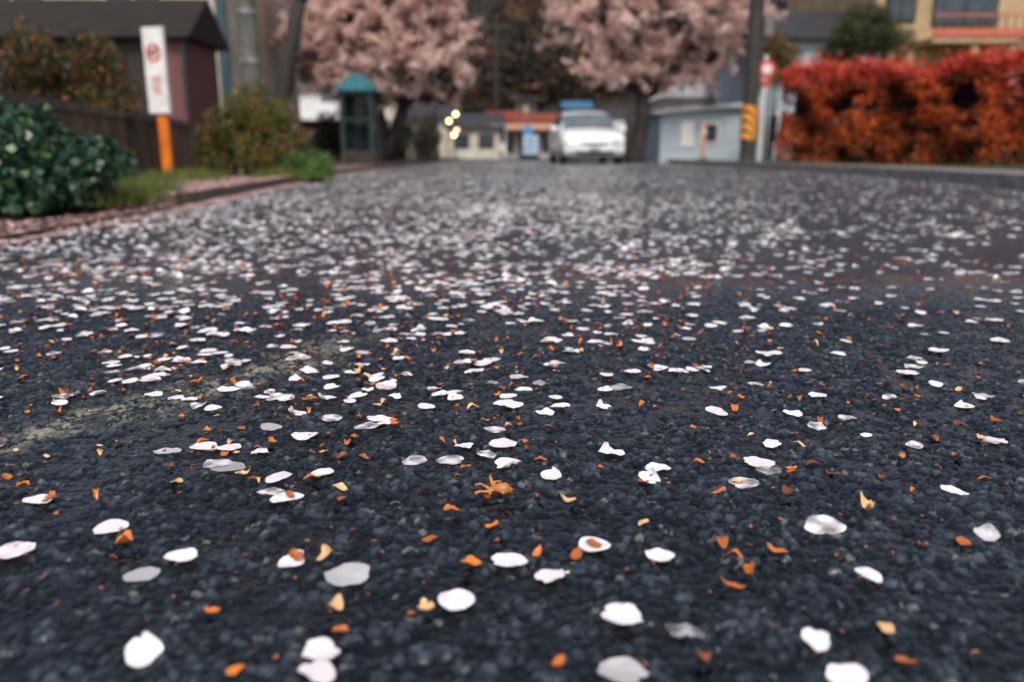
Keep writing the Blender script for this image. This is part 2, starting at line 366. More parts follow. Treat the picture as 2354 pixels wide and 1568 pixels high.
# ---------------------------------------------------------------- trees
M_bark=mat('cherry_bark',(.035,.025,.022),.8,(.012,.010,.010),6,.03,stretch=(1,1,.4))
def cherry(name,base,fork,cc,cr,nc,nb,seed,tr=.3,zmin=1.5,second=None,lsz=.078,c_a=(.98,.80,.73),c_b=(.72,.47,.42)):
    global rng
    rng=np.random.default_rng(seed)
    root=empty(name,base)
    o=np.array(base)
    cen=[]
    while len(cen)<nc:
        d=rng.normal(size=3); d/=np.linalg.norm(d); p=np.array(cc)+d*rng.uniform(.3,1)**.6*np.array(cr)*rng.uniform(.85,1.1)
        if p[2]<zmin+ .35*abs(math.sin(p[0]*2.1)): continue
        cen.append(p)
    cen=np.array(cen)
    paths=[]
    B=Vector(base);Fk=Vector(fork)
    mid=(B+Fk)/2+Vector((tr*.35,0,0))
    paths.append(([B-Vector((0,0,.1)),B+Vector((0,0,.15)),mid,Fk],[tr*1.5,tr*1.1,tr*.85,tr*.75]))
    forks=[Fk]
    if second:
        s=Vector(second); paths.append(([B+Vector((.15,0,0)),(B+s)/2+Vector((.12,0,-.1)),s],[tr*.9,tr*.65,tr*.5])); forks.append(s)
    hubs=[]
    for i in range(12):
        c=Vector(cen[rng.integers(0,nc)]); f=forks[i%len(forks)]
        h=f.lerp(c,.55)+Vector((0,0,-.1)); q=f.lerp(h,.5)+Vector(rng.normal(0,.14,3))
        paths.append(([f,q,h],[tr*.5,tr*.34,tr*.22])); hubs.append(h)
    for c in cen:
        c=Vector(c); h=min(hubs,key=lambda t:(t-c).length); q=h.lerp(c,.5)+Vector(rng.normal(0,.12,3))
        paths.append(([h,q,c],[tr*.18,tr*.11,tr*.05]))
        for k in range(2):
            e2=c+Vector(rng.normal(0,.35,3)); paths.append(([q.lerp(c,.3),e2],[tr*.08,.010]))
    V,F=tubes([([tuple(Vector(p)-B) for p in a],b_) for a,b_ in paths],6)
    meshobj('trunk_and_branches',V,F,M_bark,root,True)
    ns=nc*7; ci=rng.integers(0,nc,ns); dirs=rng.normal(size=(ns,3)); dirs[:,2]+=.15; dirs/=np.linalg.norm(dirs,axis=1)[:,None]
    ln=rng.uniform(.3,.9,ns); si=rng.integers(0,ns,nb); tt=rng.uniform(0,1,nb)**.8
    P=(cen-o)[ci[si]]+dirs[si]*(ln[si]*tt)[:,None]+rng.normal(0,.055,(nb,3))
    tone=rng.uniform(0,1,ns)[si]*.55+rng.uniform(0,1,nc)[ci[si]]*.2+rng.uniform(0,.35,nb)
    col=mixcol(c_a,c_b,np.clip(tone,0,1))
    br=rng.uniform(0,1,len(P))<.05; col[br]=np.array([.22,.08,.05])
    leaves('blossom',P,lsz,col,M_blos,root,aspect=.9)
    return root
cherry('cherry_tree',(-3.65,22,.05),(-3.65,22,1.5),(-3.45,22,3.8),(2.95,2.2,2.6),170,66000,11,.32,second=(-2.85,22,1.6),zmin=1.6)
cherry('cherry_tree',(3.75,25,.08),(3.95,25,2.2),(4.35,25,4.5),(3.2,2.3,2.7),170,66000,12,.25,zmin=2.15)
cherry('cherry_tree',(-4.0,13.2,.05),(-3.3,13.2,2.6),(-3.2,13.4,5.2),(2.2,2.2,1.5),40,10000,13,.16,zmin=3.8)
rng=np.random.default_rng(21)
def shrub(name,cen,rad,n,size,ca,cb,m=M_leaf,cc=None,fc=.1,aspect=.55,fill=.3,up=.3,twig=True):
    P,idx=clumps(cen,rad,n,fill); 
    t=np.clip(rng.uniform(0,1,n)*.7+.3*(sn(P,4.)+.5),0,1); col=mixcol(ca,cb,t)
    if cc is not None: k=rng.uniform(0,1,n)<fc; col[k]=np.array(cc)*rng.uniform(.6,1.2,(k.sum(),1))
    P[:,2]=np.maximum(P[:,2],.06)
    root=empty(name,(0,0,0))
    leaves('foliage',P,size,col,m,root,aspect,up)
    if twig:
        b=Vector((float(np.mean([c[0] for c in cen])),float(np.mean([c[1] for c in cen])),0)); ps=[]
        for c in cen: 
            c=Vector(c); g0=b.lerp(Vector((c.x,c.y,0)),.6); ps.append(([g0,g0.lerp(c,.6)+Vector((.03,0,0)),c],[.02,.014,.006]))
        V,F=tubes(ps,6); meshobj('stems',V,F,M_bark,root,True)
    return root
def dome(cx,cy,z0,rx,ry,rz,n,seed):
    r=np.random.default_rng(seed); out=[]
    for i in range(n):
        d=r.normal(size=3); d/=np.linalg.norm(d); d[2]=abs(d[2])*1.0
        q=r.uniform(.3,1)**.5
        out.append((cx+d[0]*rx*q,cy+d[1]*ry*q,z0+d[2]*rz*q))
    return out
c=dome(-2.55,3.90,.0,.62,.64,.48,42,1)
shrub('ivy_shrub',c,[.13]*42,13500,.045,(.035,.11,.055),(.006,.022,.014),M_gloss,(.08,.17,.05),.14,aspect=.8)
c=dome(-3.0,5.4,.1,.40,.5,.34,14,2)
shrub('ivy_shrub',c,[.15]*14,4500,.045,(.035,.10,.045),(.008,.03,.015),M_gloss,(.10,.18,.04),.15,aspect=.8)
c=dome(-2.80,9.0,.12,.58,.48,.82,48,3)
shrub('azalea_bush',c,[.18]*48,24000,.034,(.07,.14,.02),(.010,.025,.008),M_leaf,(.46,.17,.02),.20)
c=dome(-2.15,8.7,.06,.30,.3,.24,12,4)
shrub('azalea_bush',c,[.12]*12,5000,.034,(.10,.21,.03),(.03,.07,.015),M_leaf)
c=dome(-4.5,8.3,.5,.85,.6,.95,50,5)
shrub('garden_shrub',c,[.22]*50,24000,.04,(.05,.07,.012),(.008,.012,.004),M_leaf,(.38,.13,.02),.18)
c=dome(-4.0,5.9,.9,.7,.6,.9,16,6)
shrub('garden_shrub',[(x-.75,y,z) for x,y,z in c],[.22]*16,7000,.045,(.18,.18,.02),(.03,.04,.01),M_leaf,(.30,.12,.02),.15)
def grass(name,xr,yr,n,h,ca,cb,clump=None):
    X=rng.uniform(*xr,n);Y=rng.uniform(*yr,n)
    if clump is not None:
        k=rng.integers(0,len(clump),n); X=np.array(clump)[k,0]+rng.normal(0,.10,n); Y=np.array(clump)[k,1]+rng.normal(0,.14,n)
    H=h*rng.uniform(.3,1.2,n); a=rng.uniform(0,6.28,n); ln=rng.normal(0,.5,(n,2))
    w=.004
    v0=np.stack([X-w*np.cos(a),Y-w*np.sin(a),X*0+.04],1); v1=np.stack([X+w*np.cos(a),Y+w*np.sin(a),X*0+.04],1)
    v2=np.stack([X+ln[:,0]*H,Y+ln[:,1]*H,.04+H],1)
    V=np.stack([v0,v1,v2],1).reshape(-1,3); C=np.ones((n,3,4)); C[:,:,:3]=mixcol(ca,cb,rng.uniform(0,1,n))[:,None]
    npmesh(name,V,np.arange(3*n).reshape(n,3),C.reshape(-1,4),M_leaf)
grass('grass',(0,1),(0,1),6500,.12,(.14,.20,.03),(.07,.08,.02),[(-2.1,4.3),(-2.15,4.6),(-2.25,4.9),(-2.4,5.2),(-2.6,5.4),(-2.9,6.6),(-3.1,7.2),(-3.2,7.8),(-2.9,7.6),(-3.2,8.2),(-2.45,8.3),(-2.2,8.45),(-3.5,9.2)])
grass('grass',(5.0,6.2),(12,22),6000,.10,(.12,.16,.03),(.06,.08,.02))
grass('grass',(6.1,9.5),(9.5,13.5),9000,.10,(.10,.12,.03),(.05,.06,.02))

# ---------------------------------------------------------------- retaining wall
M_wall=mat('old_concrete',(.15,.10,.055),.85,(.025,.018,.012),3,.01,stretch=(1.5,1.5,.35))
M_coping=mat('coping_stone',(.12,.095,.075),.8,(.05,.042,.034),8,.003)
def wallseg(name,a,b,h,t,m,parent=None,z0=-.02):
    a=Vector((*a,0));b=Vector((*b,0)); d=(b-a).normalized(); nrm=Vector((-d.y,d.x,0))*t
    v=[a,b,b+nrm,a+nrm]; V=[(p.x,p.y,z0) for p in v]+[(p.x,p.y,h) for p in v]
    return meshobj(name,V,[(3,2,1,0),(4,5,6,7),(0,1,5,4),(1,2,6,5),(2,3,7,6),(3,0,4,7)],m,parent)
rw=empty('retaining_wall')
wallseg('body',(-3.0,3.6),(-4.4,12.2),.62,.2,M_wall,rw); wallseg('coping',(-2.97,3.55),(-4.37,12.23),.69,.27,M_coping,rw,.62)
wallseg('return_wall',(-4.65,12.25),(-8,12.6),.62,.2,M_wall,rw)

# ---------------------------------------------------------------- sign on the orange post
M_orange=mat('orange_paint',(.80,.22,.02),.45,(.60,.14,.015),9)
M_white=mat('white_enamel',(.78,.78,.76),.4,(.62,.62,.60),9)
M_redp=mat('red_print',(.62,.06,.03),.5)
M_dark=mat('dark_trim',(.03,.03,.035),.5)
sg=empty('prohibition_sign',(-3.38,8.0,.05),math.radians(-14))
box('post',(-.05,-.02,0),(.05,.03,.80),M_orange,sg,.008)
box('panel',(-.112,-.045,.62),(.112,-.022,1.40),M_white,sg,.006)
box('panel_edge',(-.122,-.021,.61),(.122,-.016,1.41),mat('panel_back',(.3,.3,.3),.4),sg)
def ring(n,r0,r1,cx,cz,y,m,parent,k=32):
    V=[];F=[]
    for i in range(k):
        t=2*math.pi*i/k
        V+=[(cx+r0*math.cos(t),y,cz+r0*math.sin(t)),(cx+r1*math.cos(t),y,cz+r1*math.sin(t))]
    for i in range(k): j=(i+1)%k; F.append((2*i,2*i+1,2*j+1,2*j))
    return meshobj(n,V,F,m,parent)
ring('prohibition_ring',.058,.082,0,1.17,-.048,M_redp,sg)
box('prohibition_slash',(-.065,-.0505,1.162),(.065,-.049,1.178),M_redp,sg,rot=(0,math.radians(45),0))
meshobj('pictogram',[(x*.95,y,(z-1.25)*.95+1.17) for x,y,z in [(-.045,-.047,1.21),(-.03,-.047,1.21),(-.028,-.047,1.235),(.015,-.047,1.235),(.02,-.047,1.21),(.035,-.047,1.21),(.03,-.047,1.26),(.05,-.047,1.275),(.045,-.047,1.295),(.022,-.047,1.30),(.012,-.047,1.27),(-.035,-.047,1.27),(-.055,-.047,1.29)]],[tuple(range(13))],M_dark,sg)
for j,(z,ws) in enumerate([(.95,[(-.05,.05)]),(.91,[(-.045,.0),(.015,.05)]),(.86,[(-.05,.045)]),(.82,[(-.02,.05)])]):
    for i,(a,b_) in enumerate(ws): box(f'lettering_{j}_{i}',(a,-.0485,z-.010-.003*i),(b_,-.0465,z+.006+.002*i),M_redp,sg,rot=(0,.2*(i-.5),0))

# ---------------------------------------------------------------- buildings helper
M_glass=mat('window_glass',(.05,.07,.09),.08,(.03,.04,.05),3)
M_roofd=mat('dark_roof_tiles',(.05,.045,.05),.5,(.02,.02,.022),4,.02)
M_roofb=mat('dark_brown_roof',(.020,.011,.009),.85,(.009,.006,.005),4,.02)
def building(name,loc,w,d,h,wall,roof,rz=0,rh=.8,over=.3,wins=(),doors=(),trim=M_white,axis='x',flat=False):
    r=empty(name,loc,rz)
    box('walls',(-w/2,0,0),(w/2,d,h),wall,r)
    if flat: box('roof',(-w/2-over,-over,h),(w/2+over,d+over,h+.18),roof,r)
    else:
        if axis=='x':
            V=[(-w/2-over,-over,h-.05),(w/2+over,-over,h-.05),(w/2+over,d+over,h-.05),(-w/2-over,d+over,h-.05),(-w/2-over,d/2,h+rh),(w/2+over,d/2,h+rh)]
            F=[(3,2,1,0),(0,1,5,4),(2,3,4,5),(0,4,3),(1,2,5)]
        else:
            V=[(-w/2-over,-over,h-.05),(w/2+over,-over,h-.05),(w/2+over,d+over,h-.05),(-w/2-over,d+over,h-.05),(0,-over,h+rh),(0,d+over,h+rh)]
            F=[(3,2,1,0),(0,1,4),(2,3,5),(0,4,5,3),(1,2,5,4)]
        meshobj('roof',V,F,roof,r)
    for i,(x,z,ww,hh) in enumerate(wins):
        box(f'window_frame_{i}',(x-ww/2-.06,-.05,z-.06),(x+ww/2+.06,-.001,z+hh+.06),trim,r)
        box(f'window_{i}',(x-ww/2,-.06,z),(x+ww/2,-.051,z+hh),M_glass,r)
        box(f'mullion_{i}',(x-.025,-.075,z),(x+.025,-.061,z+hh),trim,r)
    for i,(x,ww,hh,mm) in enumerate(doors):
        box(f'door_frame_{i}',(x-ww/2-.05,-.04,0),(x+ww/2+.05,-.001,hh+.05),trim,r); box(f'door_{i}',(x-ww/2,-.055,.02),(x+ww/2,-.041,hh),mm,r)
    return r
M_maroon=mat('maroon_boards',(.17,.062,.06),.6,(.11,.042,.04),6,.004,stretch=(6,6,.3))
M_brown=mat('dark_brown_boards',(.030,.014,.012),.6,(.013,.008,.006),6,.004,stretch=(6,6,.3))
M_door=mat('dark_maroon_door',(.05,.017,.015),.6,(.03,.011,.010),6,.004,stretch=(6,6,.3))
M_cream=mat('cream_render',(.58,.54,.44),.8,(.42,.39,.32),2,.004)
M_paleb=mat('pale_blue_siding',(.42,.49,.54),.6,(.32,.39,.44),2,.004,stretch=(.5,.5,9))
M_whitew=mat('white_wall',(.66,.66,.65),.7,(.5,.5,.49),2)
M_tan=mat('tan_wall',(.46,.33,.19),.8,(.34,.24,.13),1.5,.004)
M_redroof=mat('red_roof',(.30,.06,.035),.5,(.16,.035,.02),4)
M_teal=mat('teal_copper',(.04,.26,.28),.5,(.03,.16,.19),5)
bh=building('brown_wooden_house',(-7.35,14.0,.0),3.7,1.6,2.2,M_brown,M_roofb,0,rh=.7,over=.22,doors=[(.4,.9,1.9,M_door)],trim=M_brown,wins=[(-1.0,1.2,.7,.5)])
box('corner_boards',(1.30,-.012,0),(1.862,-.002,2.14),M_maroon,bh); box('side_boards',(1.851,.0,0),(1.866,1.6,2.14),M_maroon,bh)
box('nameboard',(-.55,-.09,1.5),(.02,-.057,1.75),M_whitew,bh)
tube('downpipe',[(1.9,-.06,0),(1.9,-.06,2.15)],.04,M_dark,bh)
ch=building('cream_apartment_house',(-9.6,19.0,0),6.4,6,5.6,M_cream,M_roofd,0,rh=1.2,wins=[(-1.5,1.2,1.4,1.1),(-1.5,3.6,1.4,1.1),(1.2,3.6,1.2,1.1)])
tube('downpipe',[(2.75,-.08,0),(2.75,-.08,5.5)],.06,M_whitew,ch); box('dark_pilaster',(3.0,-.10,0),(3.22,-.002,5.5),mat('teal_dark',(.03,.07,.09),.5),ch)
M_conc=mat('pole_concrete',(.16,.16,.145),.8,(.11,.11,.10),4)
up=empty('utility_pole',(-5.1,16.4,0)); tube('shaft',[(0,0,0),(0,0,9)],[.19,.13],M_conc,up); 
M_steel=mat('band_steel',(.4,.4,.4),.4,metal=.6)
for z in (2.0,2.9): tube(f'band_{z}',[(0,0,z),(0,0,z+.08)],.2,M_steel,up)
box('crossarm',(-.9,-.05,7.8),(.9,.05,7.9),M_conc,up)
tb=empty('telephone_booth',(-3.25,17.6,.055))
M_green=mat('dark_green_frame',(.03,.07,.055),.5,(.02,.04,.035),5)
for i,(x,y) in enumerate([(-.3,-.3),(.3,-.3),(-.3,.3),(.3,.3)]): box(f'post_{i}',(x-.045,y-.045,.0),(x+.045,y+.045,1.5),M_green,tb)
box('plinth',(-.36,-.36,-.03),(.36,.36,.30),M_coping,tb,.01)
for z in (.9,1.42): box(f'rail_{z}',(-.255,-.34,z),(.255,-.28,z+.06),M_green,tb)
box('glass_back',(-.255,.29,.3),(.255,.30,1.45),M_glass,tb); box('glass_left',(-.31,-.255,.3),(-.30,.255,1.45),M_glass,tb); box('glass_right',(.30,-.255,.3),(.31,.255,1.45),M_glass,tb)
box('telephone',(-.15,.05,.8),(.15,.28,1.3),M_green,tb,.02)
meshobj('roof',[(-.45,-.45,1.5),(.45,-.45,1.5),(.45,.45,1.5),(-.45,.45,1.5),(-.12,-.12,1.86),(.12,-.12,1.86),(.12,.12,1.86),(-.12,.12,1.86)],[(3,2,1,0),(0,1,5,4),(1,2,6,5),(2,3,7,6),(3,0,4,7),(4,5,6,7)],M_teal,tb)
building('small_shop',(-6.9,30,0),2.6,4,1.5,M_redroof,M_whitew,0,rh=.7,wins=[(0.2,.3,1.2,.7)],trim=M_teal)
building('white_house',(-1.95,43,0),2.6,4,1.6,M_cream,M_roofd,0,rh=.8,wins=[(-.7,.6,.7,.6),(.6,.6,.7,.6)],trim=M_brown)
building('white_house',(-4.6,46,0),2.6,4,2.2,M_cream,M_roofd,0,rh=.8,wins=[(-.5,.6,.9,.8)])
shop=building('roadside_shop',(.95,45,0),3.8,4,2.15,M_whitew,M_redroof,0,rh=.35,over=.25,wins=[(-1.3,.4,.7,1.2),(1.2,.4,.8,1.2)],doors=[(0,1.0,1.8,M_glass)],trim=M_redroof)
box('fascia',(-2.0,-.3,1.95),(2.0,-.26,2.3),M_redroof,shop)
meshobj('awning',[(-1.9,-.02,1.9),(1.9,-.02,1.9),(1.9,-1.2,1.65),(-1.9,-1.2,1.65),(-1.9,-1.2,1.5),(1.9,-1.2,1.5)],[(0,3,2,1),(3,4,5,2)],mat('awning_cloth',(.55,.30,.20),.8),shop)
M_blue=mat('blue_enamel',(.05,.30,.60),.4)
tube('round_sign',[(-.1,-1.26,1.45),(-.1,-1.22,1.45)],.28,M_blue,shop); box('blue_panel',(-.3,-.12,.5),(.25,-.08,1.1),M_blue,shop)
vm=empty('vending_machine',(-.75,43.2,0)); box('cabinet',(-.45,0,.03),(.45,.6,1.75),M_whitew,vm,.02); box('display',(-.38,-.02,.85),(.38,-.003,1.6),M_glass,vm); box('slot',(-.3,-.02,.15),(.3,-.003,.38),M_dark,vm); box('red_band',(-.44,-.02,1.62),(.44,-.003,1.73),M_redroof,vm)
for j in range(2):
    for i in range(5): tube(f'can_{j}_{i}',[(-.3+.15*i,-.035,.95+.3*j),(-.3+.15*i,-.035,1.12+.3*j)],.035,[M_redp,M_blue,M_whitew,M_orange,M_teal][i],vm,8)
nb=empty('notice_board',(.75,33,0)); box('panel',(-.3,0,.25),(.3,.04,1.0),mat('pale_blue_panel',(.55,.66,.8),.4),nb)
for s in (-.25,.25): box(f'leg_{s}',(s-.02,.041,0),(s+.02,.08,1.0),M_dark,nb)
for i in range(4): box(f'print_{i}',(-.22,-.004,.4+.14*i),(.22-.07*(i%2),-.001,.46+.14*i),M_blue,nb)
M_bluer=mat('blue_roof',(.06,.20,.34),.5)
for i,(x,y,z,w_,h_,wm,rm) in enumerate([(2.0,53,1.4,2.6,1.0,M_cream,M_roofd),(5.6,52,1,3.0,1.6,M_whitew,M_roofd),(4.6,58,2.4,1.6,1.0,M_cream,M_bluer),(-.6,57,1.8,2.0,.9,M_cream,M_redroof),(1.0,60,3.0,1.6,1.0,M_tan,M_roofd),(-9,56,1,5,4,M_cream,M_roofd),(-14,50,0,5,4,M_whitew,M_roofd)]):
    building('hillside_house',(x,y,z-1.2),w_,3,h_+1.2,wm,rm,0,rh=.5,wins=[(-.5,1.5,.45,.5),(.5,1.5,.45,.5)],trim=M_dark)
for x,y in ((-.9,48),(-3.6,39)):
    up=empty('utility_pole',(x,y,0)); tube('shaft',[(0,0,0),(0,0,8)],[.11,.08],M_dark,up); box('crossarm',(-.8,-.05,7.2),(.8,.05,7.3),M_dark,up); box('crossarm_lower',(-.6,-.05,6.4),(.6,.05,6.5),M_dark,up)
M_lamp=mat('lamp_glow',(1,.78,.3),.5,(1,.78,.3),emit=10)
M_lamp2=mat('lamp_glow_warm',(1,.6,.38),.5,(1,.6,.38),emit=5)
lp=empty('lantern_post',(-2.45,35,0)); tube('post',[(0,.1,0),(0,.1,2.1)],.04,M_dark,lp)
for i,(x,z,mm) in enumerate([(.06,1.9,M_lamp),(-.22,1.62,M_lamp),(.1,1.25,M_lamp2),(-.02,1.05,M_lamp)]):
    tube(f'lantern_{i}',[(x,0,z-.07),(x,0,z-.04),(x,0,z+.04),(x,0,z+.07)],[.03,.075,.075,.03],mm,lp); box(f'arm_{i}',(min(x,0)-.01,.03,z+.07),(max(x,0)+.01,.06,z+.09),M_dark,lp)
r=empty('pale_blue_house',(6.15,25.5,0))
V=[(-1.55,0,0),(1.3,0,0),(1.3,4,0),(-1.55,4,0),(-1.55,0,1.45),(1.3,0,1.7),(1.3,4,1.7),(-1.55,4,1.45)]
meshobj('walls',V,[(3,2,1,0),(4,5,6,7),(0,1,5,4),(1,2,6,5),(2,3,7,6),(3,0,4,7)],M_paleb,r)
meshobj('roof',[(-1.8,-.25,1.46),(1.35,-.25,1.73),(1.35,4.2,1.73),(-1.8,4.2,1.46),(-1.8,-.25,1.55),(1.35,-.25,1.82),(1.35,4.2,1.82),(-1.8,4.2,1.55)],[(3,2,1,0),(4,5,6,7),(0,1,5,4),(1,2,6,5),(2,3,7,6),(3,0,4,7)],M_whitew,r)
box('window_frame',(-.35,-.05,.58),(.25,-.001,1.22),M_white,r); box('window',(-.29,-.06,.64),(.19,-.051,1.16),M_glass,r); box('shutter',(-.9,-.04,.5),(-.5,-.001,1.25),M_white,r)
building('white_house',(7.1,30,0),3.0,4,2.3,M_whitew,M_whitew,0,rh=.9,axis='y',wins=[(-.5,1.3,.6,.6)])
building('two_storey_house',(9.0,24.5,0),3.6,5,3.55,M_paleb,M_roofd,0,rh=1.1,over=.35,wins=[(-1.1,.6,.5,.8),(-1.1,2.3,.5,.7),(.6,2.2,1.2,.9)])
sp_=empty('round_traffic_sign',(5.75,19,.1)); tube('post',[(0,0,0),(0,0,2.35)],.045,M_white,sp_)
tube('disc',[(0.02,-.06,2.05),(.02,-.048,2.05)],.2,M_redp,sp_,24); tube('disc_face',[(0.02,-.064,2.05),(.02,-.061,2.05)],.11,M_white,sp_,24)
box('lower_plate',(-.1,-.06,1.68),(.12,-.048,1.8),M_redp,sp_)
up=empty('utility_pole',(5.06,17.6,.08)); M_poled=mat('pole_dark',(.045,.042,.04),.8,(.025,.024,.023),4)
tube('shaft',[(0,0,0),(0,0,9)],[.165,.13],M_poled,up)
mm,nt2,b2=newmat('hazard_stripes'); g2=nt2.nodes.new('ShaderNodeNewGeometry'); wv=nt2.nodes.new('ShaderNodeTexWave'); wv.bands_direction='DIAGONAL'; wv.inputs['Scale'].default_value=3.2
nt2.links.new(g2.outputs['Position'],wv.inputs['Vector']); c2=nt2.nodes.new('ShaderNodeValToRGB'); c2.color_ramp.interpolation='CONSTANT'
c2.color_ramp.elements[0].color=(.03,.03,.03,1); c2.color_ramp.elements[1].position=.30; c2.color_ramp.elements[1].color=(.75,.30,.02,1)
nt2.links.new(wv.outputs['Fac'],c2.inputs[0]); nt2.links.new(c2.outputs[0],b2.inputs['Base Color'])
tube('hazard_guard',[(0,0,.50),(0,0,1.20)],.185,mm,up,20)
box('crossarm',(-.9,-.05,7.8),(.9,.05,7.9),M_poled,up); box('meter_box',(.15,-.12,2.6),(.33,.06,3.0),M_conc,up)
bo=empty('bollard',(4.7+.55,22.5,.1)); tube('post',[(0,0,0),(0,0,.95),(0,0,1.02)],[.06,.06,.03],mat('bollard_paint',(.6,.3,.2),.5,(.45,.2,.14)),bo); tube('reflector_band',[(0,0,.72),(0,0,.82)],.064,M_white,bo); tube('base',[(0,0,0),(0,0,.06)],.12,M_dark,bo)
ap=building('tan_apartment_block',(14.3,25,0),7.2,8,6.6,M_tan,M_roofd,0,flat=True,wins=[(-2.6,.9,1.4,1.2),(1.5,.9,1.6,1.2),(-1.0,4.0,1.8,1.5),(-2.9,4.1,.8,1.2),(2.2,4.0,1.6,1.3)],trim=M_brown)
M_rail=mat('red_rail',(.55,.14,.09),.5)
box('balcony_floor',(-2.4,-1.1,3.35),(.4,-.002,3.5),M_tan,ap); box('balcony_panel',(-2.4,-1.14,3.5),(.4,-1.08,3.72),M_rail,ap); box('balcony_rail',(-2.4,-1.13,4.05),(.4,-1.09,4.1),M_rail,ap)
for i in range(12): box(f'baluster_{i}',(-2.38+i*.25,-1.12,3.72),(-2.35+i*.25,-1.10,4.05),M_dark,ap)
box('pillar',(-1.2,-1.0,0),(-1.0,-.8,3.35),M_tan,ap)
tube('downpipe',[(-3.3,-.08,0),(-3.3,-.08,6.5)],.06,M_dark,ap)

# ---------------------------------------------------------------- red hedge
A=np.array([5.6,17.2]);B=np.array([11.5,10.3]); D=B-A; Ln=np.linalg.norm(D); D/=Ln; Nn_=np.array([-D[1],D[0]])
if Nn_[1]>0: Nn_=-Nn_
n=85000
u=rng.uniform(0,Ln,n); z=.1+rng.uniform(0,1,n)**.85*1.9; dpt=rng.uniform(0,1,n)**1.6*.45
bul=.16*np.sin(u*2.2)+.1*np.sin(u*5.1+1)+.08*np.sin(z*4+u*3)
topv=1.80+.10*np.sin(u*1.7)+.08*np.sin(u*4.3)+.03*u/Ln+rng.exponential(.07,n)
z=np.minimum(z,topv)
top=rng.uniform(0,1,n)<.2; z[top]=(topv-rng.uniform(0,.12,n))[top]; dpt[top]=rng.uniform(0,1.0,n)[top]
px=A[0]+D[0]*u+Nn_[0]*(bul-dpt); py=A[1]+D[1]*u+Nn_[1]*(bul-dpt)
P=np.stack([px,py,z],1); Q=np.stack([u*1.0,z*.45,u*0],1)
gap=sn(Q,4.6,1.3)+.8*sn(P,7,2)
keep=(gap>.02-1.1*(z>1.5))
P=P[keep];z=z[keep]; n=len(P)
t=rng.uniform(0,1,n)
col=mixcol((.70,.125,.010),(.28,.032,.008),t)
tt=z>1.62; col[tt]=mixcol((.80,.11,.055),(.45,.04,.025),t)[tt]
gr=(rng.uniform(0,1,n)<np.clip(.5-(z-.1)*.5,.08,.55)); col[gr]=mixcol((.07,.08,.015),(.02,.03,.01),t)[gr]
dk=(gap[keep]<.28)&(~tt); col[dk]*=.4  # leaves around the gaps darkened in colour to deepen the gap shade
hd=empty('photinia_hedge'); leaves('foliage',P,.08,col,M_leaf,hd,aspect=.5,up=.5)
ps=[]
for i in range(26):
    uu=Ln*(i+.5)/26; q=A+D*uu-Nn_*.45
    ps.append(([(q[0],q[1],0),(q[0]+.05,q[1],.9),(q[0]-.03,q[1],1.7)],[.05,.035,.02]))
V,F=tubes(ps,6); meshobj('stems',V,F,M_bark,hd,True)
wallseg('inner_shade_core',tuple(A-Nn_*.5),tuple(B-Nn_*.5),1.60,.35,mat('hedge_inner_shade',(.020,.012,.008),.9,(.008,.006,.004),14,.05),hd)  # near-black box added behind the leaves for the shade among inner twigs
c=dome(10.1,14.2,1.2,1.7,1,1.5,28,21)
shrub('red_leaf_shrub',c,[.4]*28,13000,.08,(.60,.14,.11),(.28,.06,.045),M_leaf)
c=dome(8.3,20,2.2,1.15,1.0,1.55,30,22)+dome(8.3,20,1.6,.9,.8,.5,8,23)
shrub('pine_tree',c,[.33]*38,20000,.09,(.04,.075,.02),(.012,.024,.008),M_leaf,(.20,.15,.03),.12,aspect=.25)
c=dome(7.2,22.5,2.0,.6,.6,1.6,14,24)
shrub('garden_tree',c,[.3]*14,5000,.08,(.22,.13,.04),(.08,.06,.02),M_leaf)
for i,(x,y,w_,h_) in enumerate([(-4.6,27,1.1,1.9),(-3.6,31,.9,1.6),(-5.2,24,1.0,1.1),(-4.4,36,1.3,2.3),(4.9,29,.6,.7),(8.0,33,1.5,2.5),(-8.2,26,1.8,2.6),(-.3,49,2.2,1.9),(3.6,49,1.6,2.4),(-3.2,50,2.2,3.0)]):
    c=dome(x,y,.2,w_,.8,h_,18,40+i); shrub('dark_shrub',c,[.35]*18,4500,.10,(.03,.04,.015),(.012,.015,.008),M_far,(.12,.06,.03),.1)

# ---------------------------------------------------------------- hill
M_hill=mat('hill_ground',(.030,.022,.014),.95,(.012,.010,.008),.3)
gx=np.linspace(-160,160,65); gy=np.linspace(50,170,25); V=[];F=[]
for y in gy:
    for x_ in gx:
        V.append((x_,y,-.1+max(0,(y-50))*.30+max(0,y-90)*.1+1.2*math.sin(x_*.07)*min(1,(y-50)/20)+.8*math.sin(x_*.19+y*.1)*min(1,(y-50)/20)))
for j in range(24):
    for i in range(64): a=j*65+i; F.append((a,a+1,a+66,a+65))
meshobj('hillside',V,F,M_hill,None,True)
tc=[];trd=[]
for i in range(1000):
    y=rng.uniform(61,120) if i>120 else rng.uniform(61,68); x_=rng.uniform(-50,50)*y/64 if i>120 else rng.uniform(-12,20); zb=(y-50)*.30+max(0,y-90)*.1
    H=rng.uniform(2.5,6)
    for k in range(4): tc.append((x_+rng.normal(0,.8),y+rng.normal(0,1),zb+H*rng.uniform(.1,1))); trd.append(rng.uniform(.7,1.5))
P,idx=clumps(tc,trd,100000,.5)
tone=rng.uniform(0,1,len(tc))[idx]; col=mixcol((.055,.035,.02),(.010,.010,.007),tone); k=rng.uniform(0,1,len(tc))[idx]<.14; col[k]=np.array([.16,.07,.025])*rng.uniform(.5,1.2,(k.sum(),1))
leaves('hillside_trees',P,.42,col,M_far,None,.8)

